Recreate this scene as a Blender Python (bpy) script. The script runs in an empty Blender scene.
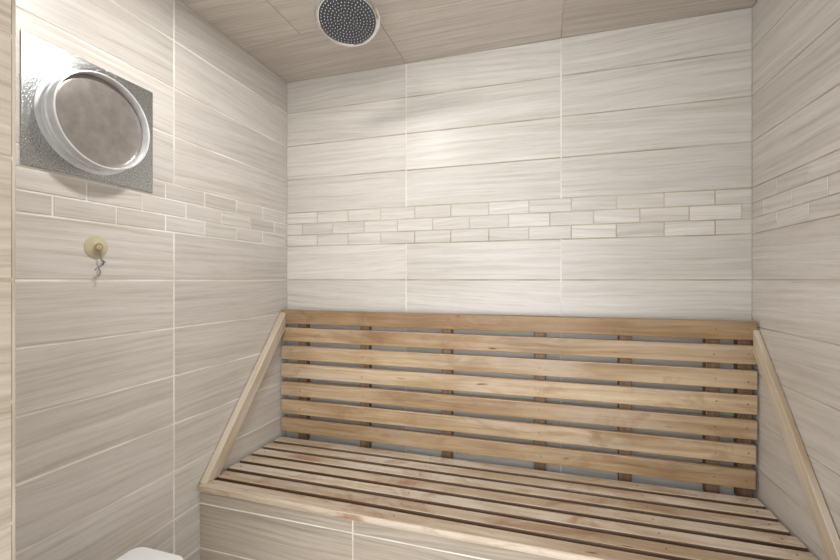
import bpy, bmesh, math, random
from mathutils import Vector, Matrix
random.seed(7)
scene=bpy.context.scene
scene.view_settings.view_transform='Standard'
CZ=1.216; D=1.607; XL=-1.123; XR=0.657; R=0.152; CEIL=CZ+0.90; YF=0.34
F=408.0; YAW=math.radians(16.9)
def xat(px,y):
    u=(px-420)/F
    dx=-math.sin(YAW)+u*math.cos(YAW); dy=math.cos(YAW)+u*math.sin(YAW)
    return dx/dy*y

# ---------------------------------------------------------------- materials
def newmat(name):
    m=bpy.data.materials.new(name); m.use_nodes=True
    nt=m.node_tree; b=nt.nodes['Principled BSDF']
    return m,nt,b
def N(nt,t,**k):
    n=nt.nodes.new(t)
    for a,v in k.items():
        if a in n.inputs.keys(): n.inputs[a].default_value=v
        else: setattr(n,a,v)
    return n
def ramp(nt,stops):
    r=nt.nodes.new('ShaderNodeValToRGB'); e=r.color_ramp.elements
    while len(e)<len(stops): e.new(0.5)
    for i,(p,c) in enumerate(stops):
        e[i].position=p; e[i].color=(c[0],c[1],c[2],1)
    return r
def mix(nt,a,b,f,mode='MIX'):
    m=nt.nodes.new('ShaderNodeMix'); m.data_type='RGBA'; m.blend_type=mode
    for s,v in ((0,f),(6,a),(7,b)):
        if hasattr(v,'links'): nt.links.new(v,m.inputs[s])
        elif s==0: m.inputs[0].default_value=v
        else: m.inputs[s].default_value=(v[0],v[1],v[2],1)
    return m.outputs[2]
def noise(nt,vec,scale,detail=4,dist=0.0,rough=0.5,map_scale=None,rot=0):
    if map_scale or rot:
        mp=nt.nodes.new('ShaderNodeMapping'); mp.inputs['Scale'].default_value=map_scale or (1,1,1)
        mp.inputs['Rotation'].default_value=(0,0,rot)
        nt.links.new(vec,mp.inputs['Vector']); vec=mp.outputs[0]
    n=nt.nodes.new('ShaderNodeTexNoise'); n.inputs['Scale'].default_value=scale
    n.inputs['Detail'].default_value=detail; n.inputs['Distortion'].default_value=dist
    n.inputs['Roughness'].default_value=rough
    nt.links.new(vec,n.inputs['Vector']); return n.outputs['Fac']

def tile_material(name,dark,mid,light,rough=0.38):
    m,nt,b=newmat(name)
    uv=nt.nodes.new('ShaderNodeUVMap').outputs[0]
    w=noise(nt,uv,1.0,2,0,0.5,(2.0,4,1))
    ws=N(nt,'ShaderNodeMath',operation='MULTIPLY'); nt.links.new(w,ws.inputs[0]); ws.inputs[1].default_value=0.034
    cx=N(nt,'ShaderNodeCombineXYZ'); nt.links.new(ws.outputs[0],cx.inputs[1])
    va=N(nt,'ShaderNodeVectorMath',operation='ADD'); nt.links.new(uv,va.inputs[0]); nt.links.new(cx.outputs[0],va.inputs[1])
    v=va.outputs[0]
    a=noise(nt,v,1.0,5,0.0,0.62,(1.9,80,1))
    c=noise(nt,v,1.0,3,0.0,0.5,(1.2,20,1))
    f=noise(nt,v,1.0,3,0.0,0.65,(9,360,1))
    col=ramp(nt,[(0.28,dark),(0.47,mid),(0.68,light)]); nt.links.new(a,col.inputs[0])
    big=ramp(nt,[(0.32,(0.92,0.91,0.90)),(0.60,(1.02,1.02,1.02))]); nt.links.new(c,big.inputs[0])
    col2=mix(nt,col.outputs[0],big.outputs[0],1.0,'MULTIPLY')
    fin=ramp(nt,[(0.34,(0.85,0.835,0.82)),(0.50,(1,1,1))]); nt.links.new(f,fin.inputs[0])
    col3=mix(nt,col2,fin.outputs[0],0.9,'MULTIPLY')
    at=N(nt,'ShaderNodeAttribute',attribute_name='rnd')
    rr=ramp(nt,[(0,(0.92,0.915,0.91)),(1,(1.05,1.05,1.05))]); nt.links.new(at.outputs['Fac'],rr.inputs[0])
    col4=mix(nt,col3,rr.outputs[0],1.0,'MULTIPLY')
    nt.links.new(col4,b.inputs['Base Color'])
    b.inputs['Roughness'].default_value=rough
    bp=N(nt,'ShaderNodeBump'); bp.inputs['Strength'].default_value=0.12; bp.inputs['Distance'].default_value=0.002
    nt.links.new(f,bp.inputs['Height']); nt.links.new(bp.outputs[0],b.inputs['Normal'])
    return m
M_TILE=tile_material('tile_veincut',(0.485,0.445,0.395),(0.585,0.552,0.508),(0.65,0.622,0.585))
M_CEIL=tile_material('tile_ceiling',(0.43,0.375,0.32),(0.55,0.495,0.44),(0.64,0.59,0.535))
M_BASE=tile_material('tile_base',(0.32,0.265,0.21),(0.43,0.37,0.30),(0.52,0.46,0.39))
def grout_material(name,c1,c2):
    m,nt,b=newmat(name)
    g=N(nt,'ShaderNodeTexCoord').outputs['Object']
    n=noise(nt,g,5,3); r=ramp(nt,[(0.38,c1),(0.62,c2)]); nt.links.new(n,r.inputs[0])
    nt.links.new(r.outputs[0],b.inputs['Base Color']); b.inputs['Roughness'].default_value=0.85
    return m
M_GROUT=grout_material('grout',(0.62,0.57,0.48),(0.84,0.82,0.77))
M_GROUT_B=grout_material('grout_tan',(0.34,0.29,0.21),(0.50,0.45,0.37))
M_GROUT_V=grout_material('grout_pale',(0.70,0.67,0.61),(0.84,0.82,0.78))

def wood_material(name,dark,mid,light,stain,stain_amt,lo=0.56,hi=0.74,grain=70):
    m,nt,b=newmat(name)
    uv=nt.nodes.new('ShaderNodeUVMap').outputs[0]
    w=noise(nt,uv,1.0,2,0,0.5,(3,10,1))
    ws=N(nt,'ShaderNodeMath',operation='MULTIPLY'); nt.links.new(w,ws.inputs[0]); ws.inputs[1].default_value=0.035
    cx=N(nt,'ShaderNodeCombineXYZ'); nt.links.new(ws.outputs[0],cx.inputs[1])
    va=N(nt,'ShaderNodeVectorMath',operation='ADD'); nt.links.new(uv,va.inputs[0]); nt.links.new(cx.outputs[0],va.inputs[1])
    v=va.outputs[0]
    a=noise(nt,v,1.0,5,0.4,0.6,(2.0,grain,1))
    f=noise(nt,v,1.0,3,0.0,0.6,(12,420,1))
    s=noise(nt,uv,1.0,5,0.8,0.65,(5.0,9,1))
    t=noise(nt,uv,1.0,3,0.3,0.55,(1.8,4,1))
    gy=noise(nt,v,1.0,4,0.5,0.6,(2.5,16,1))
    k=noise(nt,uv,1.0,1,0.2,0.4,(9,40,1))
    col=ramp(nt,[(0.30,dark),(0.5,mid),(0.70,light)]); nt.links.new(a,col.inputs[0])
    tr=ramp(nt,[(0.36,(0.76,0.70,0.62)),(0.60,(1.08,1.10,1.13))]); nt.links.new(t,tr.inputs[0])
    c1=mix(nt,col.outputs[0],tr.outputs[0],1.0,'MULTIPLY')
    # sun/steam-greyed patches
    gl=tuple(x*0.6+0.4*sum(light)/3 for x in light)
    gr=ramp(nt,[(0.50,(0,0,0)),(0.66,(0.6,)*3)]); nt.links.new(gy,gr.inputs[0])
    c1=mix(nt,c1,gl,gr.outputs[0])
    sr=ramp(nt,[(lo,(0,0,0)),(hi,(stain_amt,)*3)]); nt.links.new(s,sr.inputs[0])
    c2=mix(nt,c1,stain,sr.outputs[0])
    fin=ramp(nt,[(0.35,(0.82,0.80,0.76)),(0.5,(1,1,1))]); nt.links.new(f,fin.inputs[0])
    c3=mix(nt,c2,fin.outputs[0],0.6,'MULTIPLY')
    kr=ramp(nt,[(0.74,(1,1,1)),(0.80,(0.40,0.27,0.20))]); nt.links.new(k,kr.inputs[0])
    c4=mix(nt,c3,kr.outputs[0],1.0,'MULTIPLY')
    at=N(nt,'ShaderNodeAttribute',attribute_name='rnd')
    rr=ramp(nt,[(0,(0.66,0.58,0.48)),(1,(1.06,1.08,1.10))]); nt.links.new(at.outputs['Fac'],rr.inputs[0])
    c5=mix(nt,c4,rr.outputs[0],1.0,'MULTIPLY')
    nt.links.new(c5,b.inputs['Base Color']); b.inputs['Roughness'].default_value=0.5
    bp=N(nt,'ShaderNodeBump'); bp.inputs['Strength'].default_value=0.2; bp.inputs['Distance'].default_value=0.002
    nt.links.new(a,bp.inputs['Height']); nt.links.new(bp.outputs[0],b.inputs['Normal'])
    return m
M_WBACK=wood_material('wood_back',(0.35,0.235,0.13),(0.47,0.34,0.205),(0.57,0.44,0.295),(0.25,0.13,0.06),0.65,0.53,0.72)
M_WSEAT=wood_material('wood_seat',(0.50,0.40,0.30),(0.63,0.535,0.42),(0.73,0.65,0.55),(0.34,0.19,0.10),0.75,0.50,0.68)
M_WRAIL=wood_material('wood_rail',(0.45,0.36,0.26),(0.56,0.47,0.36),(0.62,0.54,0.44),(0.40,0.25,0.14),0.3)
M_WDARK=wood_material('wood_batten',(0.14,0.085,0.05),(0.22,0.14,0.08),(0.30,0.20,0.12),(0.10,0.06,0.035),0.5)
M_WEDGE_SHADE=wood_material('wood_edge_shade',(0.11,0.065,0.04),(0.16,0.10,0.06),(0.22,0.145,0.09),(0.08,0.045,0.03),0.5)  # shade painted on slat sides so the seat gaps read dark

def simple(name,col,metal=0,rough=0.4,var=0.06,scale=30,bump=0,**k):
    m,nt,b=newmat(name)
    g=N(nt,'ShaderNodeTexCoord').outputs['Object']
    n=noise(nt,g,scale,3)
    r=ramp(nt,[(0.3,tuple(c*(1-var) for c in col)),(0.7,tuple(min(1,c*(1+var)) for c in col))])
    nt.links.new(n,r.inputs[0]); nt.links.new(r.outputs[0],b.inputs['Base Color'])
    b.inputs['Metallic'].default_value=metal; b.inputs['Roughness'].default_value=rough
    for kk,v in k.items(): b.inputs[kk.replace('_',' ')].default_value=v
    if bump:
        bp=N(nt,'ShaderNodeBump'); bp.inputs['Strength'].default_value=bump; bp.inputs['Distance'].default_value=0.002
        nt.links.new(n,bp.inputs['Height']); nt.links.new(bp.outputs[0],b.inputs['Normal'])
    return m
M_CHROME=simple('chrome',(0.82,0.83,0.85),1,0.10,0.02)
M_FACE=simple('nozzle_plate',(0.07,0.075,0.085),0.2,0.35,0.1)
M_NOZ=simple('nozzle_rubber',(0.55,0.55,0.55),0,0.5)
M_GALV=simple('galvanised',(0.78,0.80,0.82),0.45,0.30,0.08,40)
M_FOIL=simple('foil_sheet',(0.48,0.50,0.50),0.95,0.18,0.50,300,0.55)
M_CAP=simple('duct_cap',(0.30,0.27,0.245),0.55,0.30,0.14,40,0.05)
M_WHITE=simple('white_plastic',(0.86,0.87,0.88),0,0.25,0.01)
M_AMBER=simple('amber_vinyl',(0.90,0.80,0.55),0,0.2,0.05,30,0,Transmission_Weight=0.45)
M_BRASS=simple('brass',(0.75,0.58,0.28),1,0.25)
M_STEEL=simple('steel_wire',(0.34,0.33,0.32),1,0.3)
M_SCREW=simple('screw',(0.26,0.19,0.13),0.6,0.5)
M_FLOOR=tile_material('tile_floor',(0.36,0.30,0.25),(0.46,0.40,0.34),(0.54,0.48,0.42))

# ---------------------------------------------------------------- helpers
def link(o):
    scene.collection.objects.link(o); return o
def empty(name,loc=(0,0,0)):
    e=bpy.data.objects.new(name,None); e.location=loc; e.empty_display_size=0.05
    return link(e)
def child(o,p):
    o.parent=p; o.matrix_parent_inverse=Matrix.Translation(-Vector(p.location)); return o

def tiled(name,rows,O,U,V,Nn,ub,vb,mats,thick=0.10,g=0.0042,ext=(0,0,0,0),vert=None,mg=0.0035):
    """slab of real tiles over a grout bed. rows: (v0,v1,[u joints]); ext grows the bed past the tiles"""
    O,U,V,Nn=map(Vector,(O,U,V,Nn))
    me=bpy.data.meshes.new(name); bm=bmesh.new()
    uvl=bm.loops.layers.uv.new('UVMap'); rl=bm.faces.layers.float.new('rnd')
    flip=U.cross(V).dot(Nn)<0
    def P(u,v,n): return O+U*u+V*v+Nn*n
    def face(pts,uvs,mi,r):
        vs=[bm.verts.new(p) for p in pts]
        if flip: vs=vs[::-1]; uvs=uvs[::-1]
        f=bm.faces.new(vs); f.material_index=mi; f[rl]=r
        for l,c in zip(f.loops,uvs): l[uvl].uv=c
    u0,u1=ub; v0,v1=vb; n0=-thick; n1=-0.0012
    a0,a1,b0,b1=u0-ext[0],u1+ext[1],v0-ext[2],v1+ext[3]
    c=[P(a0,b0,n1),P(a1,b0,n1),P(a1,b1,n1),P(a0,b1,n1),P(a0,b0,n0),P(a1,b0,n0),P(a1,b1,n0),P(a0,b1,n0)]
    bv=[bm.verts.new(p) for p in c]
    for q in ((0,1,2,3),(7,6,5,4),(4,5,1,0),(5,6,2,1),(6,7,3,2),(7,4,0,3)):
        q=q[::-1] if flip else q
        f=bm.faces.new([bv[i] for i in q]); f.material_index=0
    ch=0.0008
    vmin=min(r[0] for r in rows); vmax=max(r[1] for r in rows)
    for (a,b,js) in rows:
        js=sorted(set([u0]+[j for j in js if u0+0.01<j<u1-0.01]+[u1]))
        gg=mg if len(js)>7 else g
        for i in range(len(js)-1):
            s=js[i]+(gg/2 if i else 0.0004); e=js[i+1]-(gg/2 if i<len(js)-2 else 0.0004)
            p=a+(gg/2 if a>vmin else 0.0004); q=b-(gg/2 if b<vmax else 0.0004)
            ou,ov,r=random.random()*20,random.random()*20,random.random()
            tl=random.uniform(-0.06,0.06)
            def T(u,v): return (u+ou, v+ov+tl*(u-s))
            inn=[(s+ch,p+ch),(e-ch,p+ch),(e-ch,q-ch),(s+ch,q-ch)]
            out=[(s,p),(e,p),(e,q),(s,q)]
            face([P(u,v,0) for u,v in inn],[T(*x) for x in inn],1,r)
            for k in range(4):
                k2=(k+1)%4
                face([P(*out[k],-0.0012),P(*out[k2],-0.0012),P(*inn[k2],0),P(*inn[k],0)],
                     [T(*out[k]),T(*out[k2]),T(*inn[k2]),T(*inn[k])],1,r)
            if vert is not None and i and len(js)<=7:
                face([P(js[i]-gg/2,a,-0.0009),P(js[i]+gg/2,a,-0.0009),P(js[i]+gg/2,b,-0.0009),P(js[i]-gg/2,b,-0.0009)],[(0,0)]*4,2,r)
    bm.to_mesh(me); bm.free()
    for m in mats: me.materials.append(m)
    if vert is not None: me.materials.append(vert)
    return link(bpy.data.objects.new(name,me))

def zrows(joints,u0,u1,ztop,mos=True,zbot=0.0,shift=0.0):
    rows=[]; k=-8
    while CZ+k*R<ztop-0.005:
        a=max(zbot,CZ+k*R); b=min(ztop,CZ+(k+1)*R)
        if b-a>0.006:
            if k==1 and mos:
                h=R/3
                for j in range(3):
                    off=(0.076 if j%2 else 0)+shift
                    n=[off+u0-0.3+i*0.152 for i in range(40)]
                    rows.append((a+j*h,a+(j+1)*h,n))
            else: rows.append((a,b,joints))
        k+=1
    return rows

TM=[M_GROUT,M_TILE]; TB=[M_GROUT_B,M_TILE]
JX=[xat(406,D),xat(561,D)]
tiled('wall_back',zrows(JX,XL,XR,CEIL),(0,D,0),(1,0,0),(0,0,1),(0,-1,0),(XL,XR),(0,CEIL),TB,ext=(0.05,0.05,0.05,0.05),vert=M_GROUT_V,g=0.0042,mg=0.0034)
tiled('wall_left',zrows([1.012,0.402],YF,D,CEIL,shift=0.03),(XL,0,0),(0,1,0),(0,0,1),(1,0,0),(0.2,D),(0,CEIL),TM,ext=(0,0.05,0.05,0.05),g=0.0052,mg=0.0042)
tiled('wall_right',zrows([0.99,0.38],YF,D,CEIL,shift=0.05),(XR,0,0),(0,1,0),(0,0,1),(-1,0,0),(0.2,D),(0,CEIL),TB,ext=(0,0.05,0.05,0.05),g=0.0036,mg=0.0032)
crow=[]; y=D; i=0
while y>-0.6:
    y2=max(y-0.305,-0.6)
    crow.append((y2,y,[XL+0.574+(0.305 if i%2 else 0)-0.61*2+0.61*k for k in range(6)])); y=y2; i+=1
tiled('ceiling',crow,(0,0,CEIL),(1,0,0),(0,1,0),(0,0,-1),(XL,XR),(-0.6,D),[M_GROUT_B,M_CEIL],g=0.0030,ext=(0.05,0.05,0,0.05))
frow=[(D-0.305*(k+1),D-0.305*k,[XL+0.305*j for j in range(8)]) for k in range(8)]
tiled('floor',frow,(0,0,0),(1,0,0),(0,1,0),(0,0,1),(XL,XR),(D-0.305*8,D),[M_GROUT,M_FLOOR],ext=(0.05,0.05,0,0.05))
def stub(name,x0,x1,side):
    e=empty(name,(0,0,0))
    a=tiled('jamb_face',zrows([],0.2,YF,CEIL,mos=False),(x1 if side>0 else x0,0,0),(0,1,0),(0,0,1),(side,0,0),(0.2,YF),(0,CEIL),[M_GROUT_B,M_BASE],thick=(x1-x0)-0.004)
    b=tiled('inner_face',zrows([],x0,x1,CEIL,mos=True),(0,YF+0.004,0),(1,0,0),(0,0,1),(0,1,0),(x0,x1),(0,CEIL),TB,thick=0.004)
    child(a,e); child(b,e)
stub('wall_front_left',XL+0.001,-0.636,1)
stub('wall_front_right',0.34,XR-0.001,-1)

# ---------------------------------------------------------------- wooden bench
def board(name,pts8,mat,lu,parent,bev=0.003,rnd=None,edge=None,edge_front=True):
    me=bpy.data.meshes.new(name); bm=bmesh.new()
    uvl=bm.loops.layers.uv.new('UVMap'); rl=bm.faces.layers.float.new('rnd')
    v=[bm.verts.new(p) for p in pts8]
    L=Vector(lu).normalized(); ou,ov=random.random()*20,random.random()*20; r=random.random() if rnd is None else rnd
    for q in ((3,2,1,0),(4,5,6,7),(0,1,5,4),(1,2,6,5),(2,3,7,6),(3,0,4,7)):
        bm.faces.new([v[i] for i in q])
    bmesh.ops.recalc_face_normals(bm,faces=bm.faces)
    bmesh.ops.bevel(bm,geom=list(bm.edges),offset=bev,segments=2,affect='EDGES',profile=0.5)
    bm.normal_update()
    for f in bm.faces:
        f[rl]=r; f.smooth=False
        n=f.normal
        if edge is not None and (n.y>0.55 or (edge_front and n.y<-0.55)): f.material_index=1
        T=L.cross(n)
        if T.length<0.5:
            T=Vector((0,0,1)).cross(n) if abs(n.z)<0.9 else Vector((1,0,0)); 
            B=n.cross(T)
            for l in f.loops: l[uvl].uv=(l.vert.co.dot(T)*0.3+ou,l.vert.co.dot(B)+ov)
        else:
            T.normalize()
            for l in f.loops: l[uvl].uv=(l.vert.co.dot(L)+ou,l.vert.co.dot(T)+ov)
    bm.to_mesh(me); bm.free(); me.materials.append(mat)
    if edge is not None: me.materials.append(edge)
    o=link(bpy.data.objects.new(name,me)); child(o,parent); return o
def box8(x0,x1,y0,y1,z0,z1):
    return [(x0,y0,z0),(x1,y0,z0),(x1,y1,z0),(x0,y1,z0),(x0,y0,z1),(x1,y0,z1),(x1,y1,z1),(x0,y1,z1)]

SEATZ=CZ-0.69; ST=0.022; YB0=1.553; YB1=1.573
bench=empty('slatted_bench',(-0.23,1.35,SEATZ))
nb=7; pitch=0.0795; hh=0.061; ztop=CZ-0.131
for i in range(nb):
    zt=ztop-i*pitch+random.uniform(-0.0015,0.0015); dx=random.uniform(-0.004,0.002)
    board(f'back_slat_{i+1}',box8(XL+0.006,XR-0.007+dx,YB0,YB1,zt-hh,zt),M_WBACK,(1,0,0),bench,rnd=[0.0,0.5,0.8,1.0,0.65,0.85,0.45][i])
bx=[xat(p,1.58) for p in (303,365,447,540,625,712,744)]
for i,x in enumerate(bx):
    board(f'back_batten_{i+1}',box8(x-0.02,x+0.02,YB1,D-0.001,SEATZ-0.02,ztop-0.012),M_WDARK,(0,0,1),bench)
ns=7; y0s=1.095; y1s=1.545; gap=0.017; sp=(y1s-y0s+gap)/ns
for i in range(ns):
    ya=y0s+i*sp
    board(f'seat_slat_{i+1}',box8(XL+0.004+random.uniform(0,0.005),XR-0.004-random.uniform(0,0.01),ya,ya+sp-gap,SEATZ-ST,SEATZ),M_WSEAT,(1,0,0),bench,bev=0.003,rnd=[0.55,0.45,0.8,0.6,0.8,1.0,0.9][i],edge=M_WEDGE_SHADE,edge_front=(i>0))
BX=(XL+0.05,-0.78,-0.42,-0.05,0.3,XR-0.05)
for i,x in enumerate(BX):
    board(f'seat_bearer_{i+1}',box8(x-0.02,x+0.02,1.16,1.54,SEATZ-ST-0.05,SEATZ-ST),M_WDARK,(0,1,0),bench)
def rail(name,x0,x1,dz=0.0):
    q=[(YB0,CZ-0.142-dz),(YB0,CZ-0.214-dz),(1.168,SEATZ),(1.108,SEATZ)]
    pts=[(x0,a,b) for a,b in q]+[(x1,a,b) for a,b in q]
    board(name,pts,M_WRAIL,(0,0.63,0.775),bench,bev=0.0025,rnd=0.85)
rail('side_rail_left',XL+0.003,XL+0.031)
rail('side_rail_right',XR-0.020,XR-0.002,0.016)
me=bpy.data.meshes.new('screws'); bm=bmesh.new()
for x in (bx[1],bx[3],bx[5],bx[0],bx[6]):
    for i in range(nb):
        zc=ztop-i*pitch-hh/2+random.uniform(-.006,.006)
        bmesh.ops.create_cone(bm,cap_ends=True,segments=12,radius1=0.0028,radius2=0.0022,depth=0.002,
            matrix=Matrix.Translation((x+random.uniform(-.004,.004),YB0-0.0005,zc))@Matrix.Rotation(math.pi/2,4,'X'))
for x in (BX[0],BX[2],BX[4],BX[5]):
    for i in range(ns):
        bmesh.ops.create_cone(bm,cap_ends=True,segments=12,radius1=0.0028,radius2=0.0022,depth=0.002,
            matrix=Matrix.Translation((x,y0s+i*sp+(sp-gap)/2,SEATZ+0.0003)))
bm.to_mesh(me); bm.free(); me.materials.append(M_SCREW)
child(link(bpy.data.objects.new('screws',me)),bench)

ZB=SEATZ-ST-0.001
base=empty('tiled_bench_base',(-0.23,1.35,0))
rows=[r for r in zrows(JX,XL,XR,ZB,mos=False)]
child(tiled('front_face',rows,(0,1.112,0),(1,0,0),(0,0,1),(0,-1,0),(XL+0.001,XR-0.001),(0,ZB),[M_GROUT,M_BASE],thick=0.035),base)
M_WELL=simple('bench_well_shade',(0.075,0.06,0.05),0,0.8,0.2)  # base top coloured dark to deepen the shade under the seat gaps
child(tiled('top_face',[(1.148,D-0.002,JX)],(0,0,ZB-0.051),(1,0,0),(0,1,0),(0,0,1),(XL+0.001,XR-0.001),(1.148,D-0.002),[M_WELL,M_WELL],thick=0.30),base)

# ---------------------------------------------------------------- lathe helper
def lathe(name,prof,axis_m,mat,parent,seg=64,smooth=True):
    me=bpy.data.meshes.new(name); bm=bmesh.new(); rings=[]
    for r,h in prof:
        if r<1e-6: rings.append([bm.verts.new(axis_m@Vector((0,0,h)))])
        else: rings.append([bm.verts.new(axis_m@Vector((r*math.cos(2*math.pi*k/seg),r*math.sin(2*math.pi*k/seg),h))) for k in range(seg)])
    for a,b in zip(rings,rings[1:]):
        for k in range(seg):
            k2=(k+1)%seg
            if len(a)==1 and len(b)==1: continue
            if len(a)==1: bm.faces.new((a[0],b[k],b[k2]))
            elif len(b)==1: bm.faces.new((a[k],a[k2],b[0]))
            else: bm.faces.new((a[k],a[k2],b[k2],b[k]))
    bmesh.ops.recalc_face_normals(bm,faces=bm.faces)
    for f in bm.faces: f.smooth=smooth
    bm.to_mesh(me); bm.free(); me.materials.append(mat)
    o=link(bpy.data.objects.new(name,me)); child(o,parent)
    md=o.modifiers.new('es','EDGE_SPLIT'); md.split_angle=math.radians(35)
    return o
def wire(name,pts,r,mat,parent):
    cu=bpy.data.curves.new(name,'CURVE'); cu.dimensions='3D'; cu.bevel_depth=r; cu.bevel_resolution=3
    s=cu.splines.new('NURBS'); s.points.add(len(pts)-1)
    for p,c in zip(s.points,pts): p.co=(*c,1)
    s.use_endpoint_u=True; s.order_u=3; cu.materials.append(mat); cu.use_fill_caps=True
    o=link(bpy.data.objects.new(name,cu)); child(o,parent); return o

# ---------------------------------------------------------------- duct opening with foil sheet
PY,PZ=0.775,CZ+0.411
duct=empty('wall_duct_vent',(XL,PY,PZ))
board('foil_sheet',box8(XL,XL+0.003,0.614,0.936,CZ+0.261,CZ+0.561),M_FOIL,(0,1,0),duct,bev=0.0006)
AX=Matrix.Translation((XL+0.003,PY-0.008,PZ-0.006))@Matrix.Rotation(math.pi/2,4,'Y')
lathe('wall_flange',[(0.112,0),(0.129,0),(0.129,0.0015),(0.125,0.003),(0.118,0.003),(0.112,0.003)],AX,M_GALV,duct)
lathe('duct_collar',[(0.1155,0.0),(0.1155,0.014),(0.119,0.0155),(0.119,0.018),(0.1155,0.0195),(0.1155,0.042),(0.1195,0.0435),(0.1200,0.0465),(0.1190,0.049),(0.1165,0.0495),(0.1150,0.048),(0.1140,0.044),(0.1140,0.004)],AX,M_GALV,duct)
lathe('duct_cap',[(0,0.032),(0.104,0.032),(0.110,0.031),(0.1140,0.028),(0.1140,0.022),(0,0.022)],AX,M_CAP,duct)

# ---------------------------------------------------------------- rain shower head
HC=Vector((-0.580,1.14,CZ+0.805))
sh=empty('rain_shower_head',HC)
HM=Matrix.Translation(HC)@Matrix.Rotation(math.radians(-16),4,'X')@Matrix.Rotation(math.radians(-6),4,'Y')
lathe('head_body',[(0.086,-0.004),(0.090,-0.006),(0.096,-0.005),(0.100,0.001),(0.098,0.007),(0.085,0.013),(0.045,0.022),(0.022,0.030),(0.018,0.038),(0,0.040)],HM,M_CHROME,sh)
lathe('nozzle_plate',[(0,-0.0045),(0.087,-0.0045),(0.0875,-0.001),(0,-0.001)],HM,M_FACE,sh)
me=bpy.data.meshes.new('nozzles'); bm=bmesh.new()
for k in range(1,9):
    r=0.0100*k; n=6*k
    for j in range(n):
        a=2*math.pi*j/n+k*0.2
        bmesh.ops.create_cone(bm,cap_ends=True,segments=8,radius1=0.0010,radius2=0.0014,depth=0.003,
            matrix=HM@Matrix.Translation((r*math.cos(a),r*math.sin(a),-0.0055)))
bm.to_mesh(me); bm.free(); me.materials.append(M_NOZ); child(link(bpy.data.objects.new('nozzles',me)),sh)
BJ=HM@Vector((0,0,0.040))
UP=Matrix.Translation((BJ.x,BJ.y,HC.z))
top=CEIL-HC.z
lathe('arm_pipe',[(0.0,0.032),(0.015,0.033),(0.018,0.042),(0.015,0.052),(0.0105,0.055),(0.0105,top-0.014),(0.028,top-0.012),(0.031,top-0.001),(0,top-0.001)],UP,M_CHROME,sh,32)

# ---------------------------------------------------------------- suction hook
HY,HZ=0.776,CZ+0.086
hk=empty('suction_cup_hook',(XL,HY,HZ))
HX=Matrix.Translation((XL,HY,HZ))@Matrix.Rotation(math.pi/2,4,'Y')
lathe('suction_cup',[(0,0.0),(0.029,0.0),(0.0295,0.0015),(0.024,0.003),(0.012,0.007),(0.008,0.009),(0.007,0.012),(0,0.0125)],HX,M_AMBER,hk,40)
lathe('cap_ring',[(0.0075,0.008),(0.0105,0.009),(0.0105,0.012),(0.0075,0.013)],HX,M_BRASS,hk,32)
x=XL+0.010
wire('hook_wire',[(x,HY-0.002,HZ+0.004),(x+0.003,HY+0.003,HZ-0.012),(x+0.003,HY+0.005,HZ-0.030),(x+0.006,HY+0.003,HZ-0.044),(x+0.016,HY,HZ-0.048),(x+0.020,HY-0.002,HZ-0.036)],0.0020,M_STEEL,hk)
wire('wire_tie',[(x+0.004,HY+0.014,HZ-0.038),(x+0.008,HY+0.002,HZ-0.046),(x+0.006,HY-0.006,HZ-0.056),(x+0.007,HY+0.002,HZ-0.066),(x+0.004,HY-0.004,HZ-0.078)],0.0015,M_STEEL,hk)
wire('wire_tie_end',[(x+0.006,HY-0.002,HZ-0.050),(x+0.008,HY-0.012,HZ-0.054),(x+0.006,HY-0.014,HZ-0.062)],0.0012,M_STEEL,hk)

# ---------------------------------------------------------------- white plastic stool
SX,SY=-0.963,0.697
st=empty('white_shower_stool',(SX,SY,0))
def rrect(name,cx,cy,w,d,r,z0,z1,bev,mat,parent):
    me=bpy.data.meshes.new(name); bm=bmesh.new(); vs=[]
    for (sx,sy,a0) in ((1,1,0),(-1,1,90),(-1,-1,180),(1,-1,270)):
        for k in range(9):
            a=math.radians(a0+k*90/8)
            vs.append(bm.verts.new((cx+sx*(w/2-r)+r*math.cos(a),cy+sy*(d/2-r)+r*math.sin(a),z0)))
    f=bm.faces.new(vs); ex=bmesh.ops.extrude_face_region(bm,geom=[f])
    for v in ex['geom']:
        if isinstance(v,bmesh.types.BMVert): v.co.z=z1
    bmesh.ops.recalc_face_normals(bm,faces=bm.faces)
    ed=[e for e in bm.edges if abs(e.verts[0].co.z-e.verts[1].co.z)<1e-6]
    bmesh.ops.bevel(bm,geom=ed,offset=bev,segments=4,affect='EDGES',profile=0.5)
    for f in bm.faces: f.smooth=True
    bm.to_mesh(me); bm.free(); me.materials.append(mat)
    o=link(bpy.data.objects.new(name,me)); child(o,parent); return o
rrect('stool_top',SX,SY,0.175,0.275,0.03,0.475,0.503,0.008,M_WHITE,st)
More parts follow.
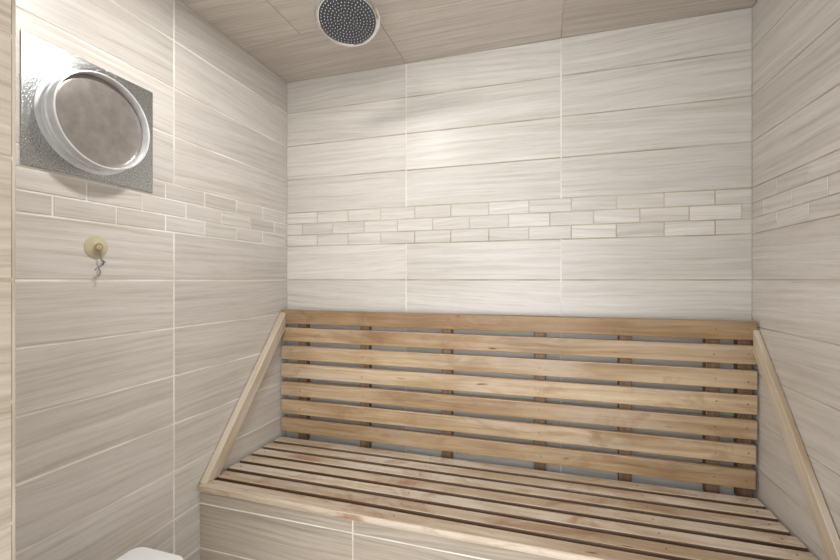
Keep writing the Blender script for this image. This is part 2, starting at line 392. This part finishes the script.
for i,(sx,sy) in enumerate(((1,1),(-1,1),(1,-1),(-1,-1))):
    a=Vector((SX+sx*0.060,SY+sy*0.100,0.48)); b=Vector((SX+sx*0.085,SY+sy*0.125,0.001))
    h=0.014; pts=[(b.x-h,b.y-h,b.z),(b.x+h,b.y-h,b.z),(b.x+h,b.y+h,b.z),(b.x-h,b.y+h,b.z),(a.x-h,a.y-h,a.z),(a.x+h,a.y-h,a.z),(a.x+h,a.y+h,a.z),(a.x-h,a.y+h,a.z)]
    board(f'stool_leg_{i+1}',pts,M_WHITE,(0,0,1),st,bev=0.005)
rrect('stool_shelf',SX,SY,0.15,0.22,0.03,0.20,0.215,0.004,M_WHITE,st)

# ---------------------------------------------------------------- lights
dl=empty('recessed_downlight',(-0.64,0.80,CEIL))
DM=Matrix.Translation((-0.64,0.80,CEIL-0.0005))@Matrix.Rotation(math.pi,4,'X')
lathe('trim_ring',[(0.055,0),(0.078,0),(0.078,0.003),(0.070,0.006),(0.055,0.005)],DM,M_WHITE,dl)
m,nt,b=newmat('lamp_lens'); b.inputs['Emission Color'].default_value=(1,0.97,0.93,1); b.inputs['Emission Strength'].default_value=5
b.inputs['Base Color'].default_value=(1,1,1,1)
lathe('lens',[(0,0.0),(0.055,0.0),(0.055,0.002),(0,0.003)],DM,m,dl)
def area(name,loc,tgt,size,energy,col=(1,1,1),sy=None,spread=180):
    l=bpy.data.lights.new(name,'AREA'); l.energy=energy; l.color=col; l.shape='RECTANGLE' if sy else 'DISK'; l.size=size; l.spread=math.radians(spread)
    if sy: l.size_y=sy
    o=link(bpy.data.objects.new(name,l)); o.location=loc
    o.rotation_euler=(Vector(tgt)-Vector(loc)).to_track_quat('-Z','Y').to_euler(); return o
area('downlight_lamp',(-0.64,0.80,CEIL-0.012),(-0.62,0.82,0),0.10,7.5,(1,0.99,0.97))
area('doorway_fill_light',(0.0,-0.75,1.25),(-0.2,1.6,1.35),1.3,28,(0.98,0.99,1),sy=1.7)  # added fill lamp behind the camera to brighten walls and ceiling
w=bpy.data.worlds.new('world'); scene.world=w; w.use_nodes=True
w.node_tree.nodes['Background'].inputs[0].default_value=(0.97,0.987,1,1)
w.node_tree.nodes['Background'].inputs[1].default_value=1.9

# ---------------------------------------------------------------- camera
cd=bpy.data.cameras.new('camera'); cam=link(bpy.data.objects.new('camera',cd))
cd.sensor_width=36; cd.lens=36*F/840; cd.clip_start=0.02
cam.location=(0,0,CZ); cam.rotation_euler=(math.pi/2,0,YAW)
scene.camera=cam
